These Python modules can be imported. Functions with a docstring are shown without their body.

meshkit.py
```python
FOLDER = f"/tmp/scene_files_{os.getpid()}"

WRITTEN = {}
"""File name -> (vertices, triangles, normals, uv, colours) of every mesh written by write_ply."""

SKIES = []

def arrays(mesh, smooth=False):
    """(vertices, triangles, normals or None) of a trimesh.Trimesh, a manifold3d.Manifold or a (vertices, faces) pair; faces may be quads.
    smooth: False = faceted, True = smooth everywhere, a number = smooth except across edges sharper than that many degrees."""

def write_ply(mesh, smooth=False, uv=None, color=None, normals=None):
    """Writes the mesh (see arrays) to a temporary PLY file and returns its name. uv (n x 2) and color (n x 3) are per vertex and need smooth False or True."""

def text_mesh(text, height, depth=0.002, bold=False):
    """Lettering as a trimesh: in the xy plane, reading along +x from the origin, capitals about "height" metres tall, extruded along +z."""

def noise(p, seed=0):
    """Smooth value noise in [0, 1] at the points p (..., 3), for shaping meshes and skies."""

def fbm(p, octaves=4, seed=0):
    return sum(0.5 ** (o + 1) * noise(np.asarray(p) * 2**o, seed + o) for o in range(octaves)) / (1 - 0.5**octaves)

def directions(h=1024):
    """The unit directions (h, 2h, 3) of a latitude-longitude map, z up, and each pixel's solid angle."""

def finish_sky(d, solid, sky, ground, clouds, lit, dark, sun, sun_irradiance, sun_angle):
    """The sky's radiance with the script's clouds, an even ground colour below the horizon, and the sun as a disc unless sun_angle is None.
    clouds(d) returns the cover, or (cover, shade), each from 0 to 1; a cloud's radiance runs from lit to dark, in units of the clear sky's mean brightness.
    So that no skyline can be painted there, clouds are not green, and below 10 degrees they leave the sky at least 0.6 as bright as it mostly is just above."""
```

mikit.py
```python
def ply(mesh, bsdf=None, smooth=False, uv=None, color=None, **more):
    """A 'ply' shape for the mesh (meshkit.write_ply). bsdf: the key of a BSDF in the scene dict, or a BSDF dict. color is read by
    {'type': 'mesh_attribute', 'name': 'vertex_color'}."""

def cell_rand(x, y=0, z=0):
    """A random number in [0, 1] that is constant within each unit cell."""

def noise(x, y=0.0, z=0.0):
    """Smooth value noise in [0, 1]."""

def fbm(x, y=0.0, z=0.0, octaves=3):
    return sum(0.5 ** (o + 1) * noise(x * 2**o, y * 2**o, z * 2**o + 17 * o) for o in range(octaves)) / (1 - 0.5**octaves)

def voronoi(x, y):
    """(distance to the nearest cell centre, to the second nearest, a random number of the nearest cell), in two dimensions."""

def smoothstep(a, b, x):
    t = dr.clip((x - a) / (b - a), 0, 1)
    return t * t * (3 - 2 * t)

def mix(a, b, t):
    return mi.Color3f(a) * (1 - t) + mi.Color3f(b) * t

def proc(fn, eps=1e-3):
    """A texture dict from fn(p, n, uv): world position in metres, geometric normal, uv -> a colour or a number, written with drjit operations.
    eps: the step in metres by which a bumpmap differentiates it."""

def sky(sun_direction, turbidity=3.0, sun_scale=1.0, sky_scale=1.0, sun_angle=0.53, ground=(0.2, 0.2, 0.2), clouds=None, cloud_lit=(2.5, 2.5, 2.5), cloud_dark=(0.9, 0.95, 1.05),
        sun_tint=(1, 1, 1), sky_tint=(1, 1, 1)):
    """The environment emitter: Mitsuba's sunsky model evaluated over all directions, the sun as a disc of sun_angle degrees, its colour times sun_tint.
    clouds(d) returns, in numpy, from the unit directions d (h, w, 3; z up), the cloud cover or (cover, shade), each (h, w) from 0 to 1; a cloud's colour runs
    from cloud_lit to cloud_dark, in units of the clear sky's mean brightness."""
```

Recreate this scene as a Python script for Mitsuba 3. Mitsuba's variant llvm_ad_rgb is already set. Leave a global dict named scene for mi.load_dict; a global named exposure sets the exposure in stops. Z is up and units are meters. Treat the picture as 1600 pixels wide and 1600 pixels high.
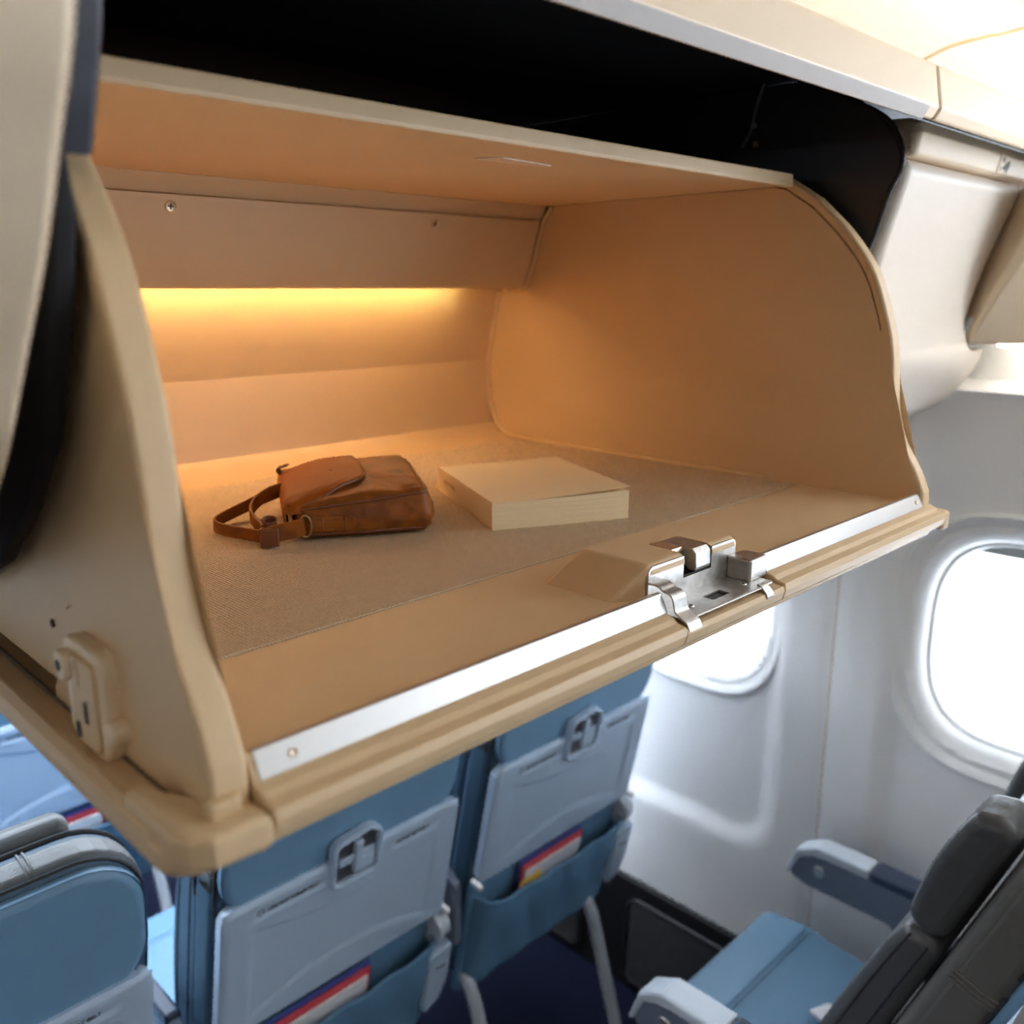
import math, random
import numpy as np, trimesh, drjit as dr, mitsuba as mi, mikit, meshkit, mapbox_earcut, manifold3d
from shapely.geometry import Polygon, LineString, box as sbox
T = mi.ScalarTransform4f
random.seed(5)

# ------------------------------------------------------------------ camera, light, exposure
# metres; the eye is the origin, x runs along the seat rows towards the window wall, y away from the eye, z up; the floor lies at z = -1.65
FLOOR = -1.65
scene, labels = {'type': 'scene'}, {}
fwd = np.array([0.68575922, 0.68741387, -0.23915781])
scene['camera'] = {'type': 'thinlens', 'fov': 58.76, 'fov_axis': 'x', 'near_clip': 0.02, 'far_clip': 100.0,
                   'aperture_radius': 0.0036, 'focus_distance': 0.80,
                   'to_world': T().look_at(origin=[0, 0, 0], target=fwd.tolist(), up=[0, 0, 1])}
scene['sky'] = {'type': 'constant', 'radiance': {'type': 'rgb', 'value': [5.4, 6.15, 7.1]}}
WARM, LED = [1.0, 0.84, 0.62], [1.0, 0.63, 0.31]
COVE_POWER, LED_POWER, AISLE_POWER = 5.4, 48.0, 0.55
exposure = 0.16

# ------------------------------------------------------------------ materials
def rgb(c): return {'type': 'rgb', 'value': list(c)}
def prin(name, color, rough=0.5, metal=0.0, spec=0.5, bump=None, eps=5e-4, **kw):
    b = {'type': 'principled', 'base_color': rgb(color) if isinstance(color, (tuple, list)) else color, 'roughness': rough, 'metallic': metal, 'specular': spec, **kw}
    if bump is not None:
        b = {'type': 'bumpmap', 'arbitrary': mikit.proc(bump, eps), 'scale': 1.0, 'bsdf': b}
    scene['mat_' + name] = {'type': 'twosided', 'bsdf': b}
def grain(freq, amp):
    return lambda p, n, uv: amp * mikit.noise(p.x * freq, p.y * freq, p.z * freq)
fine = grain(900.0, 0.00010)
def leather_bump(p, n, uv):
    return 0.00028 * mikit.noise(p.x * 650, p.y * 650, p.z * 650) + 0.0006 * mikit.noise(p.x * 60, p.y * 60, p.z * 60)
def tan_color(p, n, uv):
    t = mikit.fbm(p.x * 9, p.y * 9, p.z * 9)
    return mikit.mix((0.535, 0.375, 0.210), (0.570, 0.400, 0.225), t)
prin('bin', mikit.proc(tan_color), 0.42, bump=fine)
prin('cream', (0.73, 0.585, 0.415), 0.38, bump=fine)
prin('cream_dark', (0.60, 0.47, 0.34), 0.45)
prin('white_plastic', (0.87, 0.87, 0.86), 0.45)
prin('groove', (0.10, 0.065, 0.04), 0.6)
prin('door_white', (0.66, 0.585, 0.50), 0.42, bump=fine)
prin('wall', (0.89, 0.88, 0.865), 0.5)
prin('cabin_far', (0.36, 0.33, 0.29), 0.6)  # dark tone for the unseen walls, set to cut bounce light
prin('ceiling', (0.86, 0.83, 0.77), 0.6)
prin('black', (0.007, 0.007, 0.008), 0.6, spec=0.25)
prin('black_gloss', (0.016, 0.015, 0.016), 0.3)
prin('rubber', (0.035, 0.037, 0.05), 0.4)
prin('dark_slot', (0.006, 0.006, 0.006), 0.6)
def brushed(p, n, uv):
    return 0.00002 * mikit.noise(p.x * 60, p.y * 2600, p.z * 2600)
prin('aluminium', (0.50, 0.48, 0.46), 0.38, 0.85, bump=brushed, eps=2e-4)
def cast_color(p, n, uv):
    return mikit.mix((0.36, 0.34, 0.32), (0.60, 0.575, 0.545), mikit.fbm(p.x * 160, p.y * 160, p.z * 160))
prin('steel', mikit.proc(cast_color), 0.36, 0.9)
prin('chrome', (0.9, 0.9, 0.9), 0.15, 1.0)
prin('bronze', (0.56, 0.44, 0.32), 0.3, 0.8)
prin('brass', (0.30, 0.21, 0.12), 0.3, 0.9)
def mat_color(p, n, uv):
    k = 2 * math.pi / 0.0058
    w = dr.sin((p.x + p.y) * k) * dr.sin((p.x - p.y) * k)
    return mikit.mix((0.24, 0.17, 0.10), (0.80, 0.61, 0.395), mikit.smoothstep(-0.5, 0.5, w))
def mat_bump(p, n, uv):
    k = 2 * math.pi / 0.0058
    return 0.0005 * dr.sin((p.x + p.y) * k) * dr.sin((p.x - p.y) * k)
prin('mat', mikit.proc(mat_color), 0.5, bump=mat_bump, eps=2e-4)
prin('leather_blue', (0.145, 0.275, 0.41), 0.42, bump=leather_bump)
prin('leather_navy', (0.035, 0.075, 0.12), 0.5, bump=leather_bump)
prin('leather_grey', (0.050, 0.051, 0.052), 0.34, bump=leather_bump)
prin('leather_strip', (0.092, 0.100, 0.105), 0.34, bump=leather_bump)
prin('leather_olive', (0.088, 0.085, 0.078), 0.33, bump=leather_bump)
prin('seam', (0.014, 0.016, 0.020), 0.6)
prin('tray', (0.52, 0.66, 0.84), 0.34)
prin('tray_print', (0.05, 0.06, 0.08), 0.6)
prin('well', (0.045, 0.045, 0.05), 0.45)
prin('arm_dark', (0.10, 0.12, 0.16), 0.42)
prin('arm_light', (0.52, 0.57, 0.63), 0.4)
prin('arm_pad', (0.018, 0.030, 0.06), 0.38)
prin('fabric', (0.085, 0.185, 0.29), 0.75, bump=grain(700.0, 0.0003))
prin('carpet', (0.006, 0.008, 0.022), 0.9, spec=0.1, bump=grain(500.0, 0.0008))
prin('paper_white', (0.82, 0.82, 0.84), 0.5)
prin('paper_red', (0.55, 0.045, 0.06), 0.45)
prin('paper_blue', (0.05, 0.08, 0.30), 0.45)
prin('paper_yellow', (0.80, 0.50, 0.08), 0.5)
prin('edge_grey', (0.47, 0.43, 0.40), 0.5)
prin('shade', (0.50, 0.54, 0.55), 0.55)
def hide_color(p, n, uv):
    t = mikit.fbm(p.x * 28, p.y * 28, p.z * 28)
    u = mikit.smoothstep(0.42, 0.75, mikit.fbm(p.x * 75 + 9, p.y * 40, p.z * 75))
    return mikit.mix(mikit.mix((0.135, 0.040, 0.006), (0.33, 0.105, 0.016), t), (0.085, 0.030, 0.012), 0.55 * u)
def hide_bump(p, n, uv):
    w = mikit.fbm(p.x * 45, p.y * 90, p.z * 45)
    return 0.0030 * w + 0.00022 * mikit.noise(p.x * 800, p.y * 800, p.z * 800)
prin('hide', mikit.proc(hide_color), 0.45, spec=0.2, bump=hide_bump)
prin('hide_flap', (0.27, 0.070, 0.009), 0.5, spec=0.15, bump=hide_bump)
prin('hide_dark', (0.13, 0.040, 0.014), 0.4, bump=grain(600.0, 0.0003))
prin('stitch', (0.35, 0.17, 0.07), 0.7)
prin('cover_paper', (0.84, 0.69, 0.43), 0.5)
prin('spine_paper', (0.74, 0.58, 0.37), 0.55)
def page_color(p, n, uv):
    return mikit.mix((0.66, 0.51, 0.30), (0.84, 0.69, 0.44), mikit.noise(p.x * 20 + 40, p.y * 20, p.z * 1900))
prin('pages', mikit.proc(page_color), 0.75)
prin('spine_print', (0.42, 0.27, 0.16), 0.6)
scene['mat_glass'] = {'type': 'thindielectric', 'int_ior': 1.5}

# ------------------------------------------------------------------ mesh helpers
def tri(v, f): return trimesh.Trimesh(np.asarray(v, float), np.asarray(f, int), process=False)
def cat(*ms): return trimesh.util.concatenate([m for m in ms if m is not None])
def ccw(p):
    p = np.asarray(p, float)
    a = np.sum(p[:, 0] * np.roll(p[:, 1], -1) - np.roll(p[:, 0], -1) * p[:, 1])
    return p if a > 0 else p[::-1]
def rnd(pts, r, r2=None, step=None):
    p = pts if isinstance(pts, Polygon) else Polygon(pts)
    if r: p = p.buffer(-r, 8).buffer(r, 8)
    if r2: p = p.buffer(r2, 8).buffer(-r2, 8)
    p = max(p.geoms, key=lambda g: g.area) if p.geom_type != 'Polygon' else p
    c = np.array(p.exterior.coords)[:-1]
    keep = [0]
    for i in range(1, len(c)):
        if np.linalg.norm(c[i] - c[keep[-1]]) > 2e-4: keep.append(i)
    c = c[keep]
    if step:
        out = []
        for i in range(len(c)):
            a, b = c[i], c[(i + 1) % len(c)]
            k = max(1, int(np.linalg.norm(b - a) / step))
            out += [a + (b - a) * j / k for j in range(k)]
        c = np.array(out)
    return ccw(c)
def rrect(x0, x1, y0, y1, r): return rnd(sbox(x0, y0, x1, y1), min(r, 0.499 * min(x1 - x0, y1 - y0)))
AX = {'x': lambda u, v, l: (l, u, v), 'y': lambda u, v, l: (u, l, v), 'z': lambda u, v, l: (u, v, l)}
def rext(poly, l0, l1, r=0.0, axis='x', n=4, r1=None):
    """A polygon (outline points) extruded along an axis, its two rims rounded."""
    p = ccw(np.array(poly.exterior.coords)[:-1] if isinstance(poly, Polygon) else poly)
    r1 = r if r1 is None else r1
    d = np.roll(p, -1, 0) - p
    d /= np.maximum(np.linalg.norm(d, axis=1, keepdims=True), 1e-12)
    nr = np.stack([d[:, 1], -d[:, 0]], 1)
    m = nr + np.roll(nr, 1, 0)
    m /= np.maximum(np.linalg.norm(m, axis=1, keepdims=True), 1e-9)
    c = np.clip(np.sum(m * nr, 1), 0.45, 1)[:, None]
    off = m / c
    rings = []
    if r > 0:
        for k in range(n + 1):
            a = k / n * math.pi / 2
            rings.append((r * (1 - math.sin(a)), l0 + r * (1 - math.cos(a))))
    else: rings.append((0, l0))
    if r1 > 0:
        for k in range(n + 1):
            a = (1 - k / n) * math.pi / 2
            rings.append((r1 * (1 - math.sin(a)), l1 - r1 * (1 - math.cos(a))))
    else: rings.append((0, l1))
    V, N = [], len(p)
    for ins, l in rings:
        q = p - off * ins
        V += [AX[axis](a, b, l) for a, b in q]
    F = []
    for k in range(len(rings) - 1):
        for i in range(N):
            j = (i + 1) % N
            a, b, c2, d2 = k * N + i, k * N + j, (k + 1) * N + j, (k + 1) * N + i
            F += [(a, b, c2), (a, c2, d2)]
    jit = 1e-7 * np.random.default_rng(3).standard_normal(p.shape)       # so that no corner on a straight run is dropped from a cap
    cap = mapbox_earcut.triangulate_float64(np.ascontiguousarray(p - off * rings[0][0] + jit), np.array([N], np.uint32)).reshape(-1, 3)
    F += [tuple(t[::-1]) for t in cap]
    cap = mapbox_earcut.triangulate_float64(np.ascontiguousarray(p - off * rings[-1][0] + jit), np.array([N], np.uint32)).reshape(-1, 3) + (len(rings) - 1) * N
    F += [tuple(t) for t in cap]
    m = tri(V, F)
    if axis == 'y': m.invert()
    return m
def rbox(x0, x1, y0, y1, z0, z1, r=0.002, R=None):
    return rext(rrect(x0, x1, y0, y1, R or r), z0, z1, r, 'z', 3)
def ext(poly, l0, l1, axis='x'):
    """A shapely polygon, holes allowed, extruded with sharp rims."""
    m = trimesh.creation.extrude_polygon(poly, l1 - l0, engine='earcut')
    v = np.array(m.vertices)
    v = np.array([AX[axis](a, b, l + l0) for a, b, l in v])
    m = tri(v, m.faces)
    if axis == 'y': m.invert()
    return m
def spline(pts, n=8, closed=False):
    p = np.asarray(pts, float)
    q = np.vstack([p[-1], p, p[:2]]) if closed else np.vstack([2 * p[0] - p[1], p, 2 * p[-1] - p[-2]])
    out = []
    for i in range(1, len(q) - 2):
        a, b, c, d = q[i - 1:i + 3]
        for t in np.arange(n) / n:
            out.append(0.5 * (2 * b + (c - a) * t + (2 * a - 5 * b + 4 * c - d) * t * t + (3 * b - a - 3 * c + d) * t ** 3))
    if not closed: out.append(p[-1])
    return np.array(out)
def sweep(path, section, up=None, closed=False):
    """A closed section (u, v) carried along a path; u lies along side = up x tangent, v along up."""
    p = np.asarray(path, float)
    t = np.roll(p, -1, 0) - np.roll(p, 1, 0)
    if not closed: t[0], t[-1] = p[1] - p[0], p[-1] - p[-2]
    t /= np.maximum(np.linalg.norm(t, axis=1, keepdims=True), 1e-12)
    if up is None:
        u = np.zeros_like(p); a = np.array([0, 0, 1.0]) if abs(t[0][2]) < 0.9 else np.array([1.0, 0, 0])
        for i in range(len(p)):
            a = a - t[i] * (a @ t[i]); a /= np.linalg.norm(a); u[i] = a
    else:
        u = np.broadcast_to(np.asarray(up, float), p.shape).copy()
        u -= t * np.sum(u * t, 1, keepdims=True)
        u /= np.maximum(np.linalg.norm(u, axis=1, keepdims=True), 1e-9)
    s = np.cross(u, t)
    sec, N, M = np.asarray(section, float), len(p), len(section)
    V = (p[:, None] + s[:, None] * sec[None, :, :1] + u[:, None] * sec[None, :, 1:]).reshape(-1, 3)
    F = []
    for k in range(N if closed else N - 1):
        a0, b0 = k * M, ((k + 1) % N) * M
        for i in range(M):
            j = (i + 1) % M
            F += [(a0 + i, b0 + j, a0 + j), (a0 + i, b0 + i, b0 + j)]
    if not closed:
        for i in range(1, M - 1):
            F += [(0, i, i + 1), ((N - 1) * M, (N - 1) * M + i + 1, (N - 1) * M + i)]
    m = tri(V, F)
    m.fix_normals() if len(F) < 400 else None
    return m
def circ(r, n=8): return [(r * math.cos(2 * math.pi * i / n), r * math.sin(2 * math.pi * i / n)) for i in range(n)]
def tube(path, r, n=8, closed=False): return sweep(path, circ(r, n), None, closed)
def ribbon(path, w, th, up, closed=False):
    return sweep(path, rrect(-w / 2, w / 2, -th / 2, th / 2, th * 0.4), up, closed)
def grid(fn, u, v):
    """A sheet of points fn(u, v) -> (x, y, z) arrays."""
    U, V = np.meshgrid(u, v, indexing='ij')
    x, y, z = fn(U, V)
    P = np.stack([np.broadcast_to(x, U.shape), np.broadcast_to(y, U.shape), np.broadcast_to(z, U.shape)], -1).reshape(-1, 3)
    n, m = U.shape
    i = (np.arange(n - 1)[:, None] * m + np.arange(m - 1)[None]).ravel()
    return tri(P, np.vstack([np.stack([i, i + m, i + m + 1], 1), np.stack([i, i + m + 1, i + 1], 1)]))
def sheet(fn, u, v, off):
    """grid() with a back face shifted by off and closed sides."""
    a, b = grid(fn, u, v), grid(fn, u, v)
    b.vertices = np.array(b.vertices) + np.asarray(off, float)
    b.invert()
    n, m = len(u), len(v); K = n * m
    loop = [i * m for i in range(n)] + [(n - 1) * m + j for j in range(1, m)] + [i * m + m - 1 for i in range(n - 2, -1, -1)] + [j for j in range(m - 2, 0, -1)]
    F = []
    for k in range(len(loop)):
        p, q = loop[k], loop[(k + 1) % len(loop)]
        F += [(p, K + p, K + q), (p, K + q, q)]
    return tri(np.vstack([a.vertices, b.vertices]), np.vstack([a.faces, np.array(b.faces) + K, F]))
def hull_spheres(pts, r, seg=16):
    s = manifold3d.Manifold.sphere(r, seg)
    m = manifold3d.Manifold.batch_hull([s.translate([float(c) for c in p]) for p in pts]).to_mesh()
    return tri(m.vert_properties[:, :3], m.tri_verts)
def moved(m, M):
    m = m.copy(); m.apply_transform(np.asarray(M, float)); return m
def mat4(cols, org):
    M = np.eye(4); M[:3, :3] = np.array(cols, float).T; M[:3, 3] = org
    return M
def screw(pos, nrm, r, up=(0, 0, 1)):
    """A countersunk cross-head screw: dished head and a dark cross."""
    nrm = np.array(nrm, float); nrm /= np.linalg.norm(nrm)
    a = np.cross(up, nrm); a /= np.linalg.norm(a); b = np.cross(nrm, a)
    M = mat4([a, b, nrm], pos)
    prof = [(r, -0.001), (r, 0.0003), (0.86 * r, 0.0008), (0.55 * r, 0.0004), (1e-5, 0.0003)]
    head = trimesh.creation.revolve(prof, sections=20)
    cross = cat(rbox(-0.5 * r, 0.5 * r, -0.12 * r, 0.12 * r, 0.0003, 0.0007, 0.00005), rbox(-0.12 * r, 0.12 * r, -0.5 * r, 0.5 * r, 0.0003, 0.0007, 0.00005))
    return moved(tri(head.vertices, head.faces), M), moved(cross, M)
used = {}
def free(name):
    used[name] = used.get(name, 0) + 1
    return name if used[name] == 1 else f'{name}_{used[name] - 1:03d}'
def obj(name, mesh, mat, parent=None, smooth=35, label=None, **more):
    key = free((parent + '__' + name) if parent else name)
    scene[key] = mikit.ply(mesh, 'mat_' + mat if mat else None, smooth=smooth, **more)
    if label: labels[key] = {'label': label}
    return key
def thing(name, label, category, group=None):
    key = free(name)
    labels[key] = {'label': label, 'category': category}
    if group: labels[key]['group'] = group
    return key
def struct(name, mesh, mat, smooth=35, label=None):
    key = obj(name, mesh, mat, None, smooth)
    labels[key] = {'kind': 'structure', **({'label': label} if label else {})}
    return key
def emit(color, power): return {'type': 'area', 'radiance': rgb([c * power for c in color])}
def band(pts, th, n=0):
    """The outline of a sheet of thickness th below/behind a polyline."""
    return Polygon(LineString(pts).buffer(th / 2, cap_style=2, join_style=1))

# ------------------------------------------------------------------ setting: floor, wall, windows, ceiling
WX = 1.55
struct('floor', rbox(-3.0, 1.75, -1.6, 3.2, FLOOR - 0.03, FLOOR, 0.004), 'carpet', label='dark navy carpet under the seats')
WIN = [(0.388, -0.588), (1.020, -0.598), (1.652, -0.598)]
def sup(hw, hh, n, k=72):
    a = np.arange(k) / k * 2 * math.pi
    c, s = np.cos(a), np.sin(a)
    return np.stack([hw * np.sign(c) * np.abs(c) ** (2 / n), hh * np.sign(s) * np.abs(s) ** (2 / n)], 1)
def wall_mesh():
    ys = np.arange(-1.2, 2.9, 0.009); zs = np.arange(-1.385, -0.158, 0.009)
    Y, Z = np.meshgrid(ys, zs, indexing='ij')
    x = np.full(Y.shape, WX)
    hole = np.zeros(Y.shape, bool)
    for cy, cz in WIN + [(-0.246, -0.588), (-0.88, -0.588)]:  # last two openings are unseen, added to bring daylight onto the seats
        # a shallow rounded recess round each window, its foot dished
        q = np.maximum(np.abs(Y - cy) / 0.232, np.abs(Z + 0.50) / 0.665)
        dx, dz = np.maximum(np.abs(Y - cy) - 0.232 + 0.11, 0), np.maximum(np.abs(Z + 0.50) - 0.660 + 0.11, 0)
        sd = np.hypot(dx, dz) - 0.11 + np.minimum(np.maximum(np.abs(Y - cy) - 0.122, np.abs(Z + 0.50) - 0.55), 0)
        t = np.clip(-sd / 0.055, 0, 1)
        x = x + 0.015 * t * t * (3 - 2 * t)
        hole |= ((np.abs(Y - cy) / 0.190) ** 3 + (np.abs(Z - cz) / 0.212) ** 3) < 1
    for cy in (0.704, 1.336, 0.072 - 0.0, 1.968):
        x = x + 0.004 * np.exp(-((Y - cy) / 0.004) ** 2) + 0.003 * np.clip(1 - np.abs(Y - cy) / 0.03, 0, 1)
    n, m = Y.shape
    P = np.stack([x, Y, Z], -1).reshape(-1, 3)
    ok = ~(hole[:-1, :-1] & hole[1:, 1:] & hole[1:, :-1] & hole[:-1, 1:])
    i, j = np.nonzero(ok); k = i * m + j
    return tri(P, np.vstack([np.stack([k, k + m + 1, k + m], 1), np.stack([k, k + 1, k + m + 1], 1)]))
wall = struct('wall_right', wall_mesh(), 'wall', True, 'off-white cabin side panels with a dished recess below each window')
for y in (0.704, 1.336):
    obj('panel_seam', rbox(WX + 0.0035, WX + 0.0065, y - 0.0025, y + 0.0025, -1.38, -0.165, 0.0006), 'door_white', wall)
def ring(hws, c, n=3.0, k=72):
    V, F = [], []
    for hw, hh, x in hws:
        V += [(x, c[0] + a, c[1] + b) for a, b in sup(hw, hh, n, k)]
    for r in range(len(hws) - 1):
        for i in range(k):
            j = (i + 1) % k
            a, b, c2, d = r * k + i, r * k + j, (r + 1) * k + j, (r + 1) * k + i
            F += [(a, c2, b), (a, d, c2)]
    return tri(V, F)
for i, c in enumerate(WIN):
    w = f'window_{i + 1}'
    wm = ring([(0.216, 0.238, WX + 0.020), (0.2145, 0.2365, WX + 0.012), (0.210, 0.232, WX + 0.006), (0.202, 0.224, WX + 0.008), (0.198, 0.220, WX + 0.013), (0.186, 0.208, WX + 0.018), (0.172, 0.193, WX + 0.026), (0.164, 0.184, WX + 0.040), (0.162, 0.182, WX + 0.060)], c)
    k = struct(w, wm, 'white_plastic', 40, ['oval cabin window nearer the armrest, its shade nearly open', 'oval cabin window just below the bin latch', 'unseen oval cabin window behind the open bin, its shade closed to cut daylight'][i])
    obj('inner_frame', ring([(0.166, 0.186, WX + 0.050), (0.163, 0.183, WX + 0.046), (0.158, 0.178, WX + 0.047), (0.154, 0.174, WX + 0.054), (0.153, 0.173, WX + 0.085)], c), 'white_plastic', k)
    outline = [(a + c[0], b + c[1]) for a, b in sup(0.160, 0.180, 3.0)]
    obj('pane', ext(Polygon(outline), WX + 0.078, WX + 0.0785), 'glass', k, False)
    cut = Polygon([(a + c[0], b + c[1]) for a, b in sup(0.161, 0.181, 3.0)]).intersection(sbox(c[0] - 0.3, c[1] + (0.152 if i < 2 else -0.3), c[0] + 0.3, c[1] + 0.3))  # third window is unseen; shade closed to keep daylight off the cushions
    obj('window_shade', rext(rnd(cut, 0), WX + 0.062, WX + 0.070, 0.002), 'shade', k)
# the ledge above the wall, a lit cove
def cove(u, v):
    return 1.55 + 0.10 * v, u, -0.160 + 0.13 * v ** 1.5
struct('trim_1', cat(grid(lambda u, v: (WX + 0.11 * v, u, -0.160 + 0.01 * v), np.linspace(-1.2, 2.9, 20), np.linspace(0, 1, 3)), grid(lambda u, v: (WX + 0.11 - 0.03 * v * v, u, -0.150 + 0.14 * v), np.linspace(-1.2, 2.9, 20), np.linspace(0, 1, 8))), 'wall', 30, 'lit white cove ledge along the top of the side wall')
# black kick panel with a louvred return-air grille
kp = struct('baseboard_right', rext(rnd([(WX - 0.012, -1.372), (WX + 0.02, -1.365), (WX + 0.02, FLOOR), (WX - 0.030, FLOOR)], 0.003), -1.2, 2.9, 0.002, 'y'), 'black', label='black kick panel along the foot of the side wall')
def kick(y, z): return WX - 0.012 - 0.018 * (-1.372 - z) / 0.278
for y0, y1 in ((0.50, 1.14), (1.28, 2.00)):
    za, zb = -1.412, -1.622
    loop = [(kick(0, z) - 0.003, y, z) for y, z in rrect(y0, y1, zb, za, 0.03)]
    g = obj('grille_frame', tube(loop, 0.006, 8, True), 'black_gloss', kp)
    sl = [rext(rrect(-0.0042, 0.0042, -0.0016, 0.0016, 0.0012), y0 + 0.01, y1 - 0.01, 0.0005, 'y', 2) for _ in range(22)]
    for n_, s_ in enumerate(sl):
        z = za - 0.010 - n_ * 0.0091
        s_.apply_transform(trimesh.transformations.translation_matrix([kick(0, z) - 0.004, 0, z]))
    obj('louvre', cat(*sl), 'black_gloss', g)
    labels[[k for k in scene if k.startswith(g + '__louvre')][-1]] = {'kind': 'stuff'}
# unseen plain walls on the other three sides, placed to shut out sky light
lw = sbox(-1.65, FLOOR, 3.2, 0.47)
struct('wall_left', ext(lw, -2.6, -2.56), 'cabin_far', False)
struct('wall_back', rbox(-2.6, 1.75, -1.70, -1.65, FLOOR, 0.47, 0.004), 'cabin_far')
struct('wall_front', rbox(-2.6, 1.75, 3.2, 3.25, FLOOR, 0.47, 0.004), 'cabin_far')
# ceiling: panels that rise from the bin line to the aisle, with a seam between them
cpath = spline([(0.66, 0.262), (0.60, 0.270), (0.56, 0.287), (0.534, 0.300), (0.503, 0.309), (0.46, 0.3125), (0.42, 0.315), (0.20, 0.345), (-0.1, 0.42), (-0.6, 0.455), (-1.6, 0.455)], 8)
def ceil_mesh(x0, x1):
    poly = np.array(LineString(cpath).buffer(0.006, cap_style=2).exterior.coords)[:-1]
    return rext(poly, x0, x1, 0.002, 'x', 2)
ck = struct('ceiling', ceil_mesh(-3.0, 0.2), 'ceiling', label='bright cream ceiling panels washed by warm cove light')
for x0, x1 in ((0.204, 1.298), (1.304, 2.4)):
    obj('ceiling_panel', ceil_mesh(x0, x1), 'ceiling', ck)
obj('panel_bead', tube([(1.301, a, b - 0.0065) for a, b in cpath[:66]], 0.0028, 8), 'cream', ck)
obj('cove_lamp', rbox(-0.6, 2.2, 0.462, 0.484, 0.2275, 0.2375, 0.003), 'white_plastic', ck, emitter=emit(WARM, COVE_POWER))  # out of view behind the valance, placed to light the ceiling
obj('aisle_lamp', rbox(-2.2, 1.3, -0.60, -0.15, 0.424, 0.434, 0.003), 'white_plastic', ck, emitter=emit([1.0, 0.74, 0.48], AISLE_POWER))  # out of view over the aisle, placed to light the bin fronts
obj('side_lamp', rbox(1.60, 1.618, 0.10, 0.50, -0.092, -0.086, 0.002), 'white_plastic', 'trim_1', emitter=emit([1.0, 0.9, 0.78], 9.0))  # out of view under the corner bin, placed to light the ledge

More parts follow.
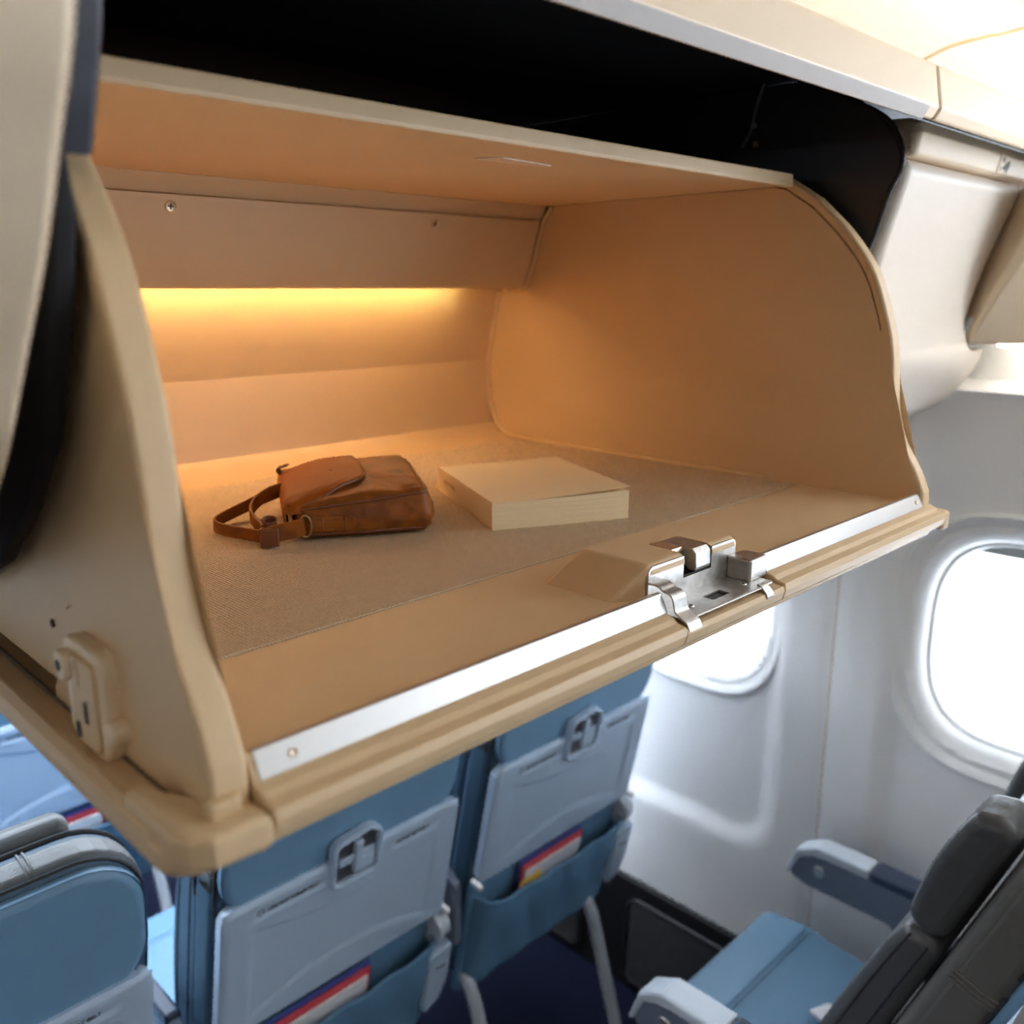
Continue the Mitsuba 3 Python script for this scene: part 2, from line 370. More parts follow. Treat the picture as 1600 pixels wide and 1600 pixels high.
# ------------------------------------------------------------------ ceiling valance (two lengths)
vp = rnd([(0.401, 0.217), (0.3935, 0.176), (0.400, 0.1655), (0.407, 0.1675), (0.44, 0.185), (0.497, 0.215), (0.425, 0.229)], 0.004)
k = thing('ceiling_valance', 'long smooth cream valance beam above the open bin', 'valance')
obj('beam', rext(vp, 0.15, 1.001, 0.004), 'cream', k)
obj('edge_strip', rext(rnd([(0.3925, 0.1745), (0.3992, 0.1632), (0.406, 0.1652), (0.405, 0.168), (0.401, 0.1668), (0.3955, 0.1765)], 0.0008), 0.16, 0.975, 0.0008), 'edge_grey', k, label='pale grey lower edge strip')
k = thing('ceiling_valance', 'short cream valance length beyond the joint, above the closed bin', 'valance')
obj('beam', rext(vp, 1.0045, 2.3, 0.004), 'cream', k)

# ------------------------------------------------------------------ black housing behind the bin
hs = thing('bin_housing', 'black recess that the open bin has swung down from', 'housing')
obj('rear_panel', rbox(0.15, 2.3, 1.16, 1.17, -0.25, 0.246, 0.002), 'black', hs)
obj('roof_panel', rext(rnd([(0.408, 0.1663), (0.44, 0.1834), (0.498, 0.2134), (0.56, 0.244), (1.17, 0.247), (1.17, 0.252), (0.556, 0.250), (0.49, 0.2165), (0.44, 0.188), (0.408, 0.1695)], 0.0004), 0.15, 2.3, 0.001), 'black', hs)  # front part runs on under the valance, put there to darken its underside
side = rnd([(0.455, 0.127), (0.464, 0.085), (0.455, 0.035), (0.470, -0.010), (0.482, -0.034), (0.510, -0.082), (0.555, -0.125), (0.620, -0.170), (0.75, -0.22), (1.15, -0.24), (1.15, 0.24), (0.62, 0.24), (0.50, 0.185)], 0.012)  # outline drawn forward so its black covers the shaded gap beside the bin
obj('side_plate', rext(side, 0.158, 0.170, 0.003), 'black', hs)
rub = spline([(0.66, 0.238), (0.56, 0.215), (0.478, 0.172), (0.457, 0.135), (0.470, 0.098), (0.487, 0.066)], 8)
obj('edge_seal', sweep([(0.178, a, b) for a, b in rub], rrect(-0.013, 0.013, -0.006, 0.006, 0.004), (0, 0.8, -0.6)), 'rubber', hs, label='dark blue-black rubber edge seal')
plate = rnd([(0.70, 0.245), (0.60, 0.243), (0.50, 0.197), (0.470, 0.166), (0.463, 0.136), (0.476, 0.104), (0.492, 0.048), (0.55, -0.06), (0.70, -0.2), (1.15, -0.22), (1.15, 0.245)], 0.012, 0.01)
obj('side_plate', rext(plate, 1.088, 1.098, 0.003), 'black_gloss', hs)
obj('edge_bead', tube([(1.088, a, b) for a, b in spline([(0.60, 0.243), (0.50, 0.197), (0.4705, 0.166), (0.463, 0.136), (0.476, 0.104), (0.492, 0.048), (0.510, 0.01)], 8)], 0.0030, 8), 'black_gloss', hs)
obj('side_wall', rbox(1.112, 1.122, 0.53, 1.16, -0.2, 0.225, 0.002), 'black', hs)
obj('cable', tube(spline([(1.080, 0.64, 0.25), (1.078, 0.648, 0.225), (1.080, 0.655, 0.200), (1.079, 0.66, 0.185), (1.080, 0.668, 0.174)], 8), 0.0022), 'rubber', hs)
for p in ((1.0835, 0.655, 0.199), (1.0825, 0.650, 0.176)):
    h_, c_ = screw(p, (-1, 0, 0), 0.0038)
    obj('bolt', h_, 'bronze', hs)

# ------------------------------------------------------------------ the open overhead bin
ob = thing('overhead_bin', 'open tan overhead bin holding a leather purse and a book', 'overhead bin')
FZ = -0.24
front = [(0.383, -0.262), (0.385, -0.228), (0.3960, -0.204), (0.4150, -0.173), (0.4270, -0.138), (0.4315, -0.104), (0.4355, -0.070), (0.4445, -0.035), (0.4665, 0.020), (0.501, 0.065), (0.541, 0.1025), (0.580, 0.127)]
fr = spline(front[1:-1], 6)
pp = Polygon([front[0]] + fr.tolist() + [front[-1], (0.60, 0.131), (0.965, 0.131), (1.02, 0.10), (1.125, -0.02), (1.128, -0.262)])
ppo = rnd(pp, 0.004)
inner = pp.buffer(-0.0125)
def panel(x0, x1, rim_x0, rim_x1, name):
    k = obj(name, rext(rnd(inner, 0.002), x0, x1, 0.001), 'bin', ob)
    rim = pp.difference(pp.buffer(-0.0118)).intersection(sbox(0.3, -0.3, 0.60, 0.2))
    rim = max(rim.geoms, key=lambda g: g.area) if rim.geom_type != 'Polygon' else rim
    obj('rim', rext(rnd(rim, 0.0012), rim_x0, rim_x1, 0.0035), 'bin', k)
    return k
lp = panel(0.1795, 0.1965, 0.1765, 0.1975, 'end_panel')
rp = panel(1.0475, 1.0650, 1.0470, 1.0665, 'end_panel')
# floor tray, its plan rounded at the corners, and the front lip
plan = rnd(sbox(0.152, 0.380, 1.084, 1.132), 0.022)
obj('base_tray', rext(plan, -0.280, -0.262, 0.006, 'z'), 'bin', ob)
obj('tray_flange', rext(rnd([(0.1525, -0.2705), (0.1525, -0.262), (0.158, -0.2585), (0.163, -0.262), (0.163, -0.2705)], 0.0015), 0.405, 1.12, 0.002, 'y'), 'bin', ob)
lipf = rnd([(0.412, -0.2415), (0.404, -0.2395), (0.3975, -0.2300), (0.3915, -0.2295), (0.3845, -0.2430), (0.3775, -0.2455), (0.3735, -0.2485), (0.3655, -0.2500), (0.3645, -0.2560), (0.3670, -0.2640), (0.374, -0.2700), (0.384, -0.2770), (0.412, -0.2785)], 0.0012, 0.0015)
def lip(x0, x1): return rext(lipf, x0, x1, 0.002)
lk = obj('front_lip', cat(lip(0.1985, 0.5530), lip(0.700, 1.068)), 'bin', ob)
lipm = rnd([(0.412, -0.2505), (0.3775, -0.2505), (0.3735, -0.2515), (0.3660, -0.2520), (0.3645, -0.2560), (0.3670, -0.2640), (0.374, -0.2700), (0.384, -0.2770), (0.412, -0.2785)], 0.0012)
obj('front_lip', rext(lipm, 0.5525, 0.6995, 0.0008), 'bin', ob)
# corner blocks where the lip meets the end panels
cl = rnd(sbox(0.1545, 0.366, 0.1990, 0.44), 0.016)
obj('corner_block', rext(rnd(Polygon([(0.1545, 0.44), (0.1545, 0.385), (0.158, 0.3745), (0.168, 0.3665), (0.199, 0.365), (0.199, 0.386), (0.1765, 0.386), (0.170, 0.44)]), 0.003), -0.271, -0.2505, 0.006, 'z'), 'bin', ob)
obj('corner_block', rext(rnd(sbox(1.0665, 0.366, 1.0880, 0.41), 0.008), -0.272, -0.2500, 0.005, 'z'), 'bin', ob)
obj('corner_clip', rext(rnd(sbox(0.172, 0.378, 0.190, 0.387), 0.003), -0.253, -0.2425, 0.002, 'z'), 'bin', ob)
obj('foot_groove', tube([(0.1772, 0.400, -0.2612), (0.1772, 1.10, -0.2612)], 0.0018, 6), 'groove', ob)
# the aluminium rail in two lengths, and its screws
rail = rnd([(0.3940, -0.2285), (0.3905, -0.2288), (0.3836, -0.2428), (0.3850, -0.2436), (0.3912, -0.2312), (0.3940, -0.2305)], 0.0003)
for x0, x1, xs in ((0.2030, 0.5525, (0.224,)), (0.7000, 1.0455, (1.033,))):
    rk = obj('rail', rext(rail, x0, x1, 0.0003, 'x', 2), 'aluminium', ob)
    for xx in xs:
        h_, c_ = screw((xx, 0.3866, -0.2360), (0, -0.9, 0.45), 0.0026)
        obj('screw', h_, 'bronze', rk)
# floor: bare tan shelf in front, textured mat behind
fl = rnd(band([(0.4115, FZ - 0.003), (1.045, FZ - 0.003), (1.085, FZ + 0.010), (1.100, FZ + 0.027)], 0.006), 0)
obj('shelf', rext(fl, 0.197, 1.047, 0.0, 'x'), 'bin', ob)
obj('floor_mat', rbox(0.199, 1.040, 0.5355, 1.040, FZ, FZ + 0.0013, 0.0006, 0.004), 'mat', ob, label='ribbed woven-pattern floor mat')
bw = rnd(band([(1.092, FZ + 0.012), (1.0985, -0.205), (1.1055, -0.114), (1.076, 0.012), (1.066, 0.05)], 0.004), 0)
obj('back_wall', rext(bw, 0.197, 1.047, 0.0, 'x'), 'bin', ob, 12)
obj('back_rib', rext(rnd([(1.0995, FZ + 0.0225), (1.0925, FZ + 0.0225), (1.0925, FZ + 0.0205), (1.0995, FZ + 0.0185)], 0.0006), 0.2, 1.044, 0.0005), 'bin', ob)
tp = rnd([(0.5765, 0.1185), (0.5765, 0.1310), (0.60, 0.1325), (0.985, 0.1325), (1.02, 0.10), (1.02, 0.088), (0.978, 0.1180)], 0.003)
obj('top_panel', rext(tp, 0.197, 1.047, 0.001), 'bin', ob)
obj('front_edge_trim', rext(rnd([(0.5745, 0.1165), (0.5735, 0.120), (0.5745, 0.1315), (0.580, 0.1330), (0.586, 0.1330), (0.586, 0.1165)], 0.002), 0.1985, 1.0455, 0.001), 'bin', ob)
val = rnd([(0.9790, 0.0975), (0.9990, 0.035), (1.0140, 0.0035), (1.0165, 0.0), (1.030, -0.0005), (1.030, 0.006), (1.0215, 0.008), (1.006, 0.040), (0.990, 0.092), (0.990, 0.0975)], 0.0012)
vk = obj('light_valance', rext(rnd(val, 0.0), 0.198, 1.0375, 0.002), 'bin', ob)
obj('valance_header', rext(rnd([(0.9735, 0.1185), (0.9850, 0.0985), (1.02, 0.0985), (1.02, 0.1185)], 0.001), 0.198, 1.046, 0.0008), 'bin', ob)
for x, z in ((0.4640, 0.085), (0.8340, 0.084)):
    h_, c_ = screw((x, 0.9825, z), (0, -1, -0.32), 0.0062)
    s_ = obj('screw', h_, 'bronze', vk)
    obj('screw_slot', c_, 'dark_slot', s_, False)
obj('light_strip', rbox(0.205, 0.952, 1.034, 1.043, 0.0030, 0.0070, 0.0015), 'white_plastic', ob, emitter=emit(LED, LED_POWER), label='glowing warm light strip under the valance')
obj('lamp_tray', rbox(0.2, 1.04, 1.024, 1.066, 0.0130, 0.0150, 0.0005), 'cream', ob)
# coved beads where the end panel meets back, floor and top
bead = spline([(0.585, FZ + 0.002), (0.8, FZ + 0.002), (1.02, FZ + 0.003), (1.075, FZ + 0.014), (1.096, FZ + 0.05), (1.1005, -0.168), (1.103, -0.115), (1.078, -0.004)], 6)
obj('seam_bead', tube([(1.0455, a, b) for a, b in bead], 0.0042, 10), 'bin', ob)
obj('seam_bead', tube([(1.0440, a, b) for a, b in spline([(1.060, -0.004), (1.022, 0.0), (1.002, 0.032), (0.982, 0.092), (0.962, 0.1165)], 6)], 0.0035, 10), 'bin', ob)
obj('seam_bead', tube([(0.1985, a, b) for a, b in bead], 0.0042, 10), 'bin', ob)
obj('pull_recess', rext(rnd([(0.612, 0.6665), (0.630, 0.6430), (0.704, 0.6500), (0.709, 0.6570), (0.680, 0.6640)], 0.002), 0.1168, 0.1190, 0.0006, 'z'), 'cream_dark', ob, label='slim oval ventilation slot plate under the top panel')
# hinge bracket on the outside of the near end panel
hb = obj('hinge_bracket', rext(rrect(0.488, 0.545, -0.264, -0.196, 0.012), 0.1670, 0.1800, 0.003), 'cream', ob, label='moulded cream hinge bracket')
obj('bracket_face', rext(Polygon(rrect(0.494, 0.529, -0.258, -0.204, 0.006)), 0.1645, 0.1685, 0.0012), 'bin', hb)
obj('pivot_boss', rext([(0.5335 + a, -0.213 + b) for a, b in circ(0.0095, 20)], 0.1605, 0.1700, 0.002), 'cream', hb)
obj('boss_hole', rext([(0.5345 + a, -0.2130 + b) for a, b in circ(0.0036, 14)], 0.1598, 0.1612, 0.0003), 'dark_slot', hb)
obj('bracket_groove', rext(rrect(0.516, 0.523, -0.222, -0.203, 0.003), 0.1636, 0.1650, 0.0004), 'cream_dark', hb)
obj('slot_hole', rext(rrect(0.5065, 0.5105, -0.2425, -0.2285, 0.0019), 0.1636, 0.1650, 0.0003), 'dark_slot', hb)
obj('slot_hole', rext(rrect(0.5205, 0.5265, -0.2555, -0.2455, 0.0025), 0.1636, 0.1650, 0.0003), 'dark_slot', hb)
obj('pivot_knob', rext([(0.4835 + a, -0.2410 + b) for a, b in circ(0.0075, 18)], 0.1655, 0.1800, 0.003), 'cream', hb)
obj('groove_line', tube(spline([(0.1785, 0.4945, -0.2350), (0.1785, 0.4870, -0.2100), (0.1785, 0.4845, -0.1880), (0.1785, 0.4780, -0.1805), (0.1785, 0.4420, -0.1670)], 8), 0.0016, 6), 'groove', ob)
obj('mould_ridge', tube(spline([(0.1785, 0.5600, -0.1880), (0.1785, 0.5000, -0.1700), (0.1785, 0.4450, -0.1560)], 8), 0.0018, 6), 'cream', ob)
h_, c_ = screw((0.1790, 0.596, -0.2085), (-1, 0, 0), 0.0028)
obj('pin_hole', h_, 'dark_slot', ob)

# latch box in the middle of the lip
lb_ = manifold3d.Manifold.hull_points
def taper_box(b, t, r):
    return hull_spheres([(x, y, z) for x, y, z in b] + [(x, y, z) for x, y, z in t], r, 24)
bot = [(0.529, 0.492, FZ - 0.004), (0.529, 0.424, FZ - 0.004), (0.7125, 0.492, FZ - 0.004), (0.7125, 0.424, FZ - 0.004)]
box_m = manifold3d.Manifold.batch_hull([manifold3d.Manifold.sphere(0.0075, 32).translate([float(c) for c in p]) for p in
    [(0.535, 0.490, FZ - 0.006), (0.536, 0.430, FZ - 0.006), (0.706, 0.490, FZ - 0.006), (0.690, 0.4130, FZ - 0.006), (0.5625, 0.4130, FZ - 0.006),
     (0.560, 0.472, -0.2185), (0.5630, 0.4140, -0.2190), (0.680, 0.472, -0.2185), (0.680, 0.4140, -0.2190)]])
hole = manifold3d.Manifold.cube([0.041, 0.045, 0.03]).translate([0.606, 0.398, -0.2325])
face = manifold3d.Manifold.cube([0.3, 0.05, 0.1]).translate([0.45, 0.3595, -0.32])
bm = (box_m - hole - face).to_mesh()
lh = obj('latch_housing', tri(bm.vert_properties[:, :3], bm.tri_verts), 'bin', ob, 30)
fp = Polygon(rrect(0.5580, 0.6850, -0.2480, -0.2135, 0.006)).difference(sbox(0.606, -0.2325, 0.647, -0.2))
obj('face_plate', ext(fp, 0.4072, 0.4098, 'y'), 'steel', lh, 20, label='bare metal front plate')
obj('recess_liner', rbox(0.6063, 0.6467, 0.4095, 0.4425, -0.2330, -0.2315, 0.0004), 'black', lh)
obj('recess_liner', rbox(0.6063, 0.6467, 0.4405, 0.4428, -0.2325, -0.2115, 0.0004), 'bronze', lh)
lev = rnd([(0.4428, -0.2108), (0.4428, -0.2140), (0.4190, -0.2145), (0.4172, -0.2200), (0.4185, -0.2270), (0.4125, -0.2305), (0.4066, -0.2300), (0.4058, -0.2270), (0.4066, -0.2150), (0.4105, -0.2112)], 0.0012, 0.001)
obj('latch_lever', rext(lev, 0.6215, 0.6440, 0.0012), 'steel', lh, label='hooked metal latch lever')
obj('latch_cover', rext(rnd([(0.4435, -0.2106), (0.4435, -0.2120), (0.4215, -0.2126), (0.4200, -0.2150), (0.4190, -0.2148), (0.4205, -0.2112)], 0.0004), 0.6068, 0.6215, 0.0006), 'bronze', lh)
obj('latch_spring', tube(spline([(0.620, 0.428, -0.2115), (0.628, 0.420, -0.213), (0.624, 0.412, -0.219), (0.628, 0.409, -0.226)], 6), 0.0012, 8), 'chrome', lh)
# strike plate in the gap of the lip, with its hole and screws
sp = Polygon(rrect(0.556, 0.690, 0.3715, 0.4085, 0.002)).difference(sbox(0.611, 0.3805, 0.636, 0.3915))
sk = obj('strike_plate', ext(sp, -0.2478, -0.2462, 'z'), 'steel', ob, 20, label='flat metal strike plate')
obj('strike_edge', rext(rnd([(0.3725, -0.2462), (0.3705, -0.2464), (0.3694, -0.2474), (0.3700, -0.2482), (0.3712, -0.2476), (0.3725, -0.2476)], 0.0003), 0.572, 0.668, 0.0003, 'x', 2), 'aluminium', sk)
obj('strike_hole', rbox(0.6105, 0.6365, 0.380, 0.392, -0.2494, -0.2484, 0.0003), 'dark_slot', sk)
for x in (0.5855, 0.6640):
    h_, c_ = screw((x, 0.3850, -0.2462), (0, 0, 1), 0.0028, (0, 1, 0))
    s_ = obj('screw', h_, 'chrome', sk); obj('screw_slot', c_, 'dark_slot', s_, False)
# stepped metal clips either side
clip = [(0.4075, -0.2255), (0.3985, -0.2250), (0.3940, -0.2262), (0.3905, -0.2285), (0.3850, -0.2295), (0.3815, -0.2330), (0.3790, -0.2420), (0.3740, -0.2455), (0.3680, -0.2490), (0.3650, -0.2545)]
cpoly = rnd(band(spline(clip, 4), 0.0016), 0)
obj('rail_clip', rext(cpoly, 0.5548, 0.5720, 0.0005, 'x', 2), 'steel', ob, label='stepped metal clip over the lip')
clip2 = [(0.3745, -0.2455), (0.3715, -0.2462), (0.3680, -0.2490), (0.3645, -0.2530), (0.3650, -0.2560)]
obj('rail_clip', rext(rnd(band(spline(clip2, 4), 0.0016), 0), 0.6680, 0.6790, 0.0005, 'x', 2), 'steel', ob, label='small metal clip over the lip')
obj('bumper_block', rbox(0.672, 0.7005, 0.3835, 0.4080, -0.2470, -0.2270, 0.0022, 0.003), 'steel', ob, label='squared cast bumper block')

# ------------------------------------------------------------------ closed bins
cb = thing('closed_bin', 'closed white overhead bin door right of the open bin', 'overhead bin', None)
prof = spline([(0.468, 0.150), (0.478, 0.110), (0.4925, 0.055), (0.503, 0.0), (0.506, -0.05), (0.500, -0.095), (0.520, -0.140), (0.560, -0.185), (0.64, -0.225)], 6)
body = Polygon(prof.tolist() + [(0.80, -0.24), (0.80, 0.150)])
door2 = rext(rnd(body, 0.017, 0.017), 1.128, 1.548, 0.014, 'x', 6)
capp = rnd([(0.4670, 0.1508), (0.4615, 0.176), (0.466, 0.1885), (0.480, 0.1935), (0.56, 0.197), (0.56, 0.1508)], 0.006)
obj('top_cap', rext(capp, 1.127, 1.401, 0.012, 'x', 6, 0.003), 'cream', cb, label='cream cap along the top edge')
hk = obj('latch_handle', rext(capp, 1.4035, 1.66, 0.003), 'cream', cb, label='cream latch handle with dark seat symbols')
def label_on_cap(text, x, z, h):
    m = meshkit.text_mesh(text, h, 0.0004, True)
    nz = np.array([0, -0.976, -0.215]); up = np.array([0, -0.215, 0.976])
    y = 0.4670 - (z - 0.1508) * 0.218 - 0.0004
    return moved(m, mat4([(1, 0, 0), up, -np.cross(up, (1, 0, 0)) if False else nz], (x, y, z)))
obj('symbols', cat(label_on_cap('W', 1.412, 0.1675, 0.0058), label_on_cap('F', 1.412, 0.1560, 0.0058), label_on_cap('4', 1.421, 0.1575, 0.010), label_on_cap('9', 1.430, 0.1560, 0.0145)), 'tray_print', hk, False)
obj('hinge_pin', tube([(1.10, 0.52, 0.186), (1.135, 0.50, 0.1835)], 0.003), 'chrome', cb)
# the corner bin set across the angle between bin row and wall
d_, n_ = np.array([0.69, -0.72]), np.array([0.72, 0.69])
def cpt(base, z, a, b): return (base[0] + d_[0] * a + n_[0] * b, base[1] + d_[1] * a + n_[1] * b, z)
pts = []
for (bx, by, z) in ((1.478, 0.500, -0.073), (1.478, 0.437, 0.052), (1.478, 0.410, 0.133)):
    for a in (0, 0.55): pts += [cpt((bx, by), z, a, 0), cpt((bx, by), z, a, 0.30)]
cc = thing('closed_bin', 'closed cream corner bin above the glowing side light, at the right edge', 'overhead bin')
obj('door_skin', hull_spheres(pts, 0.009, 24), 'cream', cc)
def manifold(m):
    assert m.is_watertight, 'open mesh'
    return manifold3d.Manifold(manifold3d.Mesh(np.asarray(m.vertices, np.float32), np.asarray(m.faces, np.uint32)))

dm = (manifold(door2) - manifold3d.Manifold.batch_hull([manifold3d.Manifold.sphere(0.015, 16).translate([float(c) for c in p]) for p in pts + [cpt((1.474, 0.512), -0.078, a, b) for a in (0.0, 0.56) for b in (0.003, 0.29)]])).to_mesh()
obj('door_skin', tri(dm.vert_properties[:, :3], dm.tri_verts), 'door_white', cb)
pts2 = [cpt((1.474, 0.512), -0.075, a, b) for a in (0.0, 0.56) for b in (0.003, 0.29)] + [cpt((1.478, 0.500), -0.050, a, b) for a in (0, 0.555) for b in (0.004, 0.29)]
obj('lower_edge', hull_spheres(pts2, 0.008, 16), 'shade', cc, label='grey lower edge')
# the bin nearest the viewer
nb = thing('closed_bin', 'closed cream overhead bin close up at the left edge', 'overhead bin')
prof = spline([(0.318, 0.22), (0.325, 0.135), (0.3335, 0.095), (0.344, 0.074), (0.358, 0.055), (0.389, 0.012), (0.426, -0.029), (0.463, -0.070), (0.493, -0.098), (0.56, -0.15), (0.70, -0.20)], 6)
obj('door_skin', rext(rnd(Polygon(prof.tolist() + [(1.1, -0.22), (1.1, 0.22)]), 0.002), -0.9, 0.1335, 0.006, 'x', 6), 'cream', nb)

# ------------------------------------------------------------------ purse
pu = thing('purse', 'small worn brown leather purse lying on its back in the open bin', 'handbag')
th = math.radians(-29); ea = np.array([math.cos(th), math.sin(th), 0]); eb = np.array([-math.sin(th), math.cos(th), 0])
PM = mat4([ea, eb, (0, 0, 1)], (0.445, 0.745, FZ + 0.0013))
def bag_profile(t):
    """half outline of the bag over its length t = 0 (mouth) to 1 (foot): (height of the front seam, crown)"""
    return 0.026 + 0.022 * t ** 0.8, 0.0
def bag_mesh():
    n, m = 40, 96
    V = []
    for i in range(n):
        t = i / (n - 1)
        a = 0.004 + 0.136 * t
        k = 1 - (1 - min(1, t / 0.06)) ** 2 * 0.5 if t < 0.06 else 1 - max(0, (t - 0.90) / 0.10) ** 2.4 * 0.62
        kb = 1 - (max(0, (t - 0.90) / 0.10) ** 2.4) * 0.10
        hgt = (0.037 + 0.013 * math.sin(min(t, 0.85) / 0.85 * math.pi / 2)) * 1.0
        sec = rnd([(0.002, 0.002), (-0.001, 0.020), (0.006, hgt * 0.92), (0.05, hgt * 1.02), (0.11, hgt * 1.12), (0.160, hgt * 1.06), (0.170, hgt * 0.55), (0.166, 0.002)], 0.0105)
        L = LineString(np.vstack([sec, sec[:1]]))
        q = np.array([L.interpolate(s, normalized=True).coords[0] for s in np.arange(m) / m])
        j = np.argmin(np.hypot(q[:, 0] - 0.002, q[:, 1])); q = np.roll(q, -j, 0)
        zc = 0.45 * hgt
        q = np.stack([0.085 + (q[:, 0] - 0.085) * kb, zc + (q[:, 1] - zc) * k], 1)
        q[:, 1] = np.maximum(q[:, 1], 0.0006)
        V += [(a, b, z) for b, z in q]
    V = np.array(V)
    F = []
    for i in range(n - 1):
        for k in range(m):
            a, b, c, d = i * m + k, i * m + (k + 1) % m, (i + 1) * m + (k + 1) % m, (i + 1) * m + k
            F += [(a, b, c), (a, c, d)]
    for base, sgn in ((0, -1), ((n - 1) * m, 1)):
        c = len(V); V = np.vstack([V, V[base:base + m].mean(0) + np.array([0.002 * sgn, 0, 0])])
        for k in range(m):
            f = (c, base + k, base + (k + 1) % m)
            F.append(f if sgn > 0 else f[::-1])
    # soft dents and a fold across the top
    dents = 0.0035 * (meshkit.fbm(V * np.array([28, 34, 60]) + 3, 3) - 0.5)
    fold = -0.0045 * np.exp(-(((V[:, 0] - 0.092) + 0.35 * (V[:, 1] - 0.05)) / 0.009) ** 2) * np.clip((V[:, 2] - 0.03) / 0.012, 0, 1) * np.exp(-((V[:, 1] - 0.045) / 0.035) ** 2)
    V[:, 2] = np.maximum(V[:, 2] + (dents + fold) * np.clip(V[:, 2] / 0.015, 0, 1), 0.0006)
    V[:, 1] += 2.2 * dents * np.clip(1 - V[:, 1] / 0.05, 0, 1)
    m_ = tri(V, F); m_.fix_normals(); return m_
bagm = bag_mesh()
obj('bag_body', moved(bagm, PM), 'hide', pu, True)
bv = np.array(bagm.vertices)
def top_at(a, b):
    s = bv[bv[:, 2] > 0.028]
    k = np.argsort((s[:, 0] - a) ** 2 + (s[:, 1] - b) ** 2)[:4]
    return float(s[k, 2].mean())
def front_at(a, z):
    s = bv[bv[:, 1] < 0.06]
    k = np.argsort((s[:, 0] - a) ** 2 + (s[:, 2] - z) ** 2)[:4]
    return float(s[k, 1].mean())
# piping: front upper seam running round the foot, and the base seam
path = [(a, front_at(a, 0.031 + 0.011 * t) - 0.0005, 0.031 + 0.011 * t) for t, a in ((t, 0.010 + 0.118 * t) for t in np.linspace(0, 1, 9))]
path += [(0.1340, 0.014, 0.0430), (0.1335, 0.030, top_at(0.1335, 0.030) + 0.0003)] + [(0.133, b, top_at(0.133, b) + 0.0004) for b in (0.06, 0.10, 0.14)]
obj('piping', moved(tube(spline(path, 5), 0.0013, 8), PM), 'hide_dark', pu)
path = [(a, front_at(a, 0.007) - 0.0006, 0.007) for a in np.linspace(0.008, 0.128, 8)] + [(0.1385, 0.016, 0.008)]
obj('piping', moved(tube(spline(path, 5), 0.0014, 8), PM), 'hide_dark', pu)
# flap: wraps over the mouth and lies on the top
flap_out = rnd([(-0.004, 0.004), (0.012, 0.004), (0.072, 0.046), (0.080, 0.066), (0.074, 0.160), (-0.004, 0.160)], 0.014)
fpoly = Polygon(flap_out)
def flap_mesh():
    n, m = 36, 30
    V, F = [], []
    for i in range(n):
        b = 0.004 + 0.156 * i / (n - 1)
        seg = fpoly.intersection(LineString([(-1, b), (1, b)]))
        amax = seg.bounds[2] if not seg.is_empty else 0.0
        amax = max(amax, 0.010)
        for j in range(m):
            t = j / (m - 1)
            if t < 0.3:                                    # round the mouth, from underneath
                w = t / 0.3
                a, z0 = -0.0035 - 0.004 * math.sin(w * math.pi), 0.012 + w * (0.030)
                z = z0
            else:
                w = (t - 0.3) / 0.7
                a = -0.0035 + (amax + 0.0035) * w
                edge = min(1, b / 0.03)
                z = 0.042 + (top_at(max(a, 0.012), max(b, 0.02)) + 0.0045 - 0.042) * min(1, w / 0.35)
                z -= (1 - edge) ** 1.6 * 0.016
                z += 0.003 * math.sin(w * math.pi)
            V.append((a, b, z))
    V = np.array(V)
    V[:, 2] += 0.0014 * (meshkit.fbm(V * 40 + 9, 2) - 0.5)
    for i in range(n - 1):
        for j in range(m - 1):
            k = i * m + j
            F += [(k, k + m + 1, k + m), (k, k + 1, k + m + 1)]
    top = tri(V, F)
    U = V - np.array([0, 0, 0.0036]) - np.array([-0.003, 0, 0]) * (V[:, :1] < 0.0)
    K = len(V)
    loop = list(range(m)) + [i * m + m - 1 for i in range(1, n)] + [(n - 1) * m + j for j in range(m - 2, -1, -1)] + [i * m for i in range(n - 2, 0, -1)]
    F2 = [(p, K + p, K + q) for p, q in zip(loop, loop[1:] + loop[:1])] + [(p, K + q, q) for p, q in zip(loop, loop[1:] + loop[:1])]
    full = tri(np.vstack([V, U]), np.vstack([F, np.array(F)[:, ::-1] + K, F2])); full.fix_normals()
    edge = [V[i * m + m - 1] for i in range(n)]
    return full, np.array(edge)
fm, fedge = flap_mesh()
fk = obj('flap', moved(fm, PM), 'hide_flap', pu, 50, label='lighter tan closing flap')
obj('flap_piping', moved(tube(spline(fedge[::3] + np.array([0, 0, -0.0016]), 3), 0.0016, 8), PM), 'hide_dark', fk)
h_ = trimesh.creation.revolve([(0.0032, -0.001), (0.0032, 0.0004), (0.0022, 0.0009), (1e-5, 0.0005)], sections=18)
obj('emboss', moved(tri(h_.vertices, h_.faces), PM @ mat4([(1, 0, 0), (0, 1, 0), (0, 0, 1)], (0.047, 0.082, top_at(0.047, 0.082) + 0.0064))), 'hide_dark', fk)
# side tab with stitching, D-ring, strap and buckle on the near side
def side_pt(a, z, o=0.0): return (a, front_at(a, z) - o, z)
tab = sheet(lambda u, v: (u, np.vectorize(lambda a, z: front_at(a, z))(u, v) - 0.0026, v), np.linspace(0.016, 0.054, 12), np.linspace(0.0105, 0.0255, 7), (0, 0.0022, 0))
tk = obj('strap_tab', moved(tab, PM), 'hide', pu, 40)
tip = [(0.0535 + 0.0075 * math.cos(a), 0.018 + 0.0075 * math.sin(a)) for a in np.linspace(-math.pi / 2, math.pi / 2, 12)]
tipm = rext(np.array(tip + [(0.050, 0.0255), (0.050, 0.0105)]), front_at(0.055, 0.018) - 0.0027, front_at(0.055, 0.018) + 0.001, 0.0006, 'y', 2)
obj('tab_tip', moved(tipm, PM), 'hide', tk)
st = []
def stitch(p, q):
    st.append(tube([p, q], 0.00035, 5))
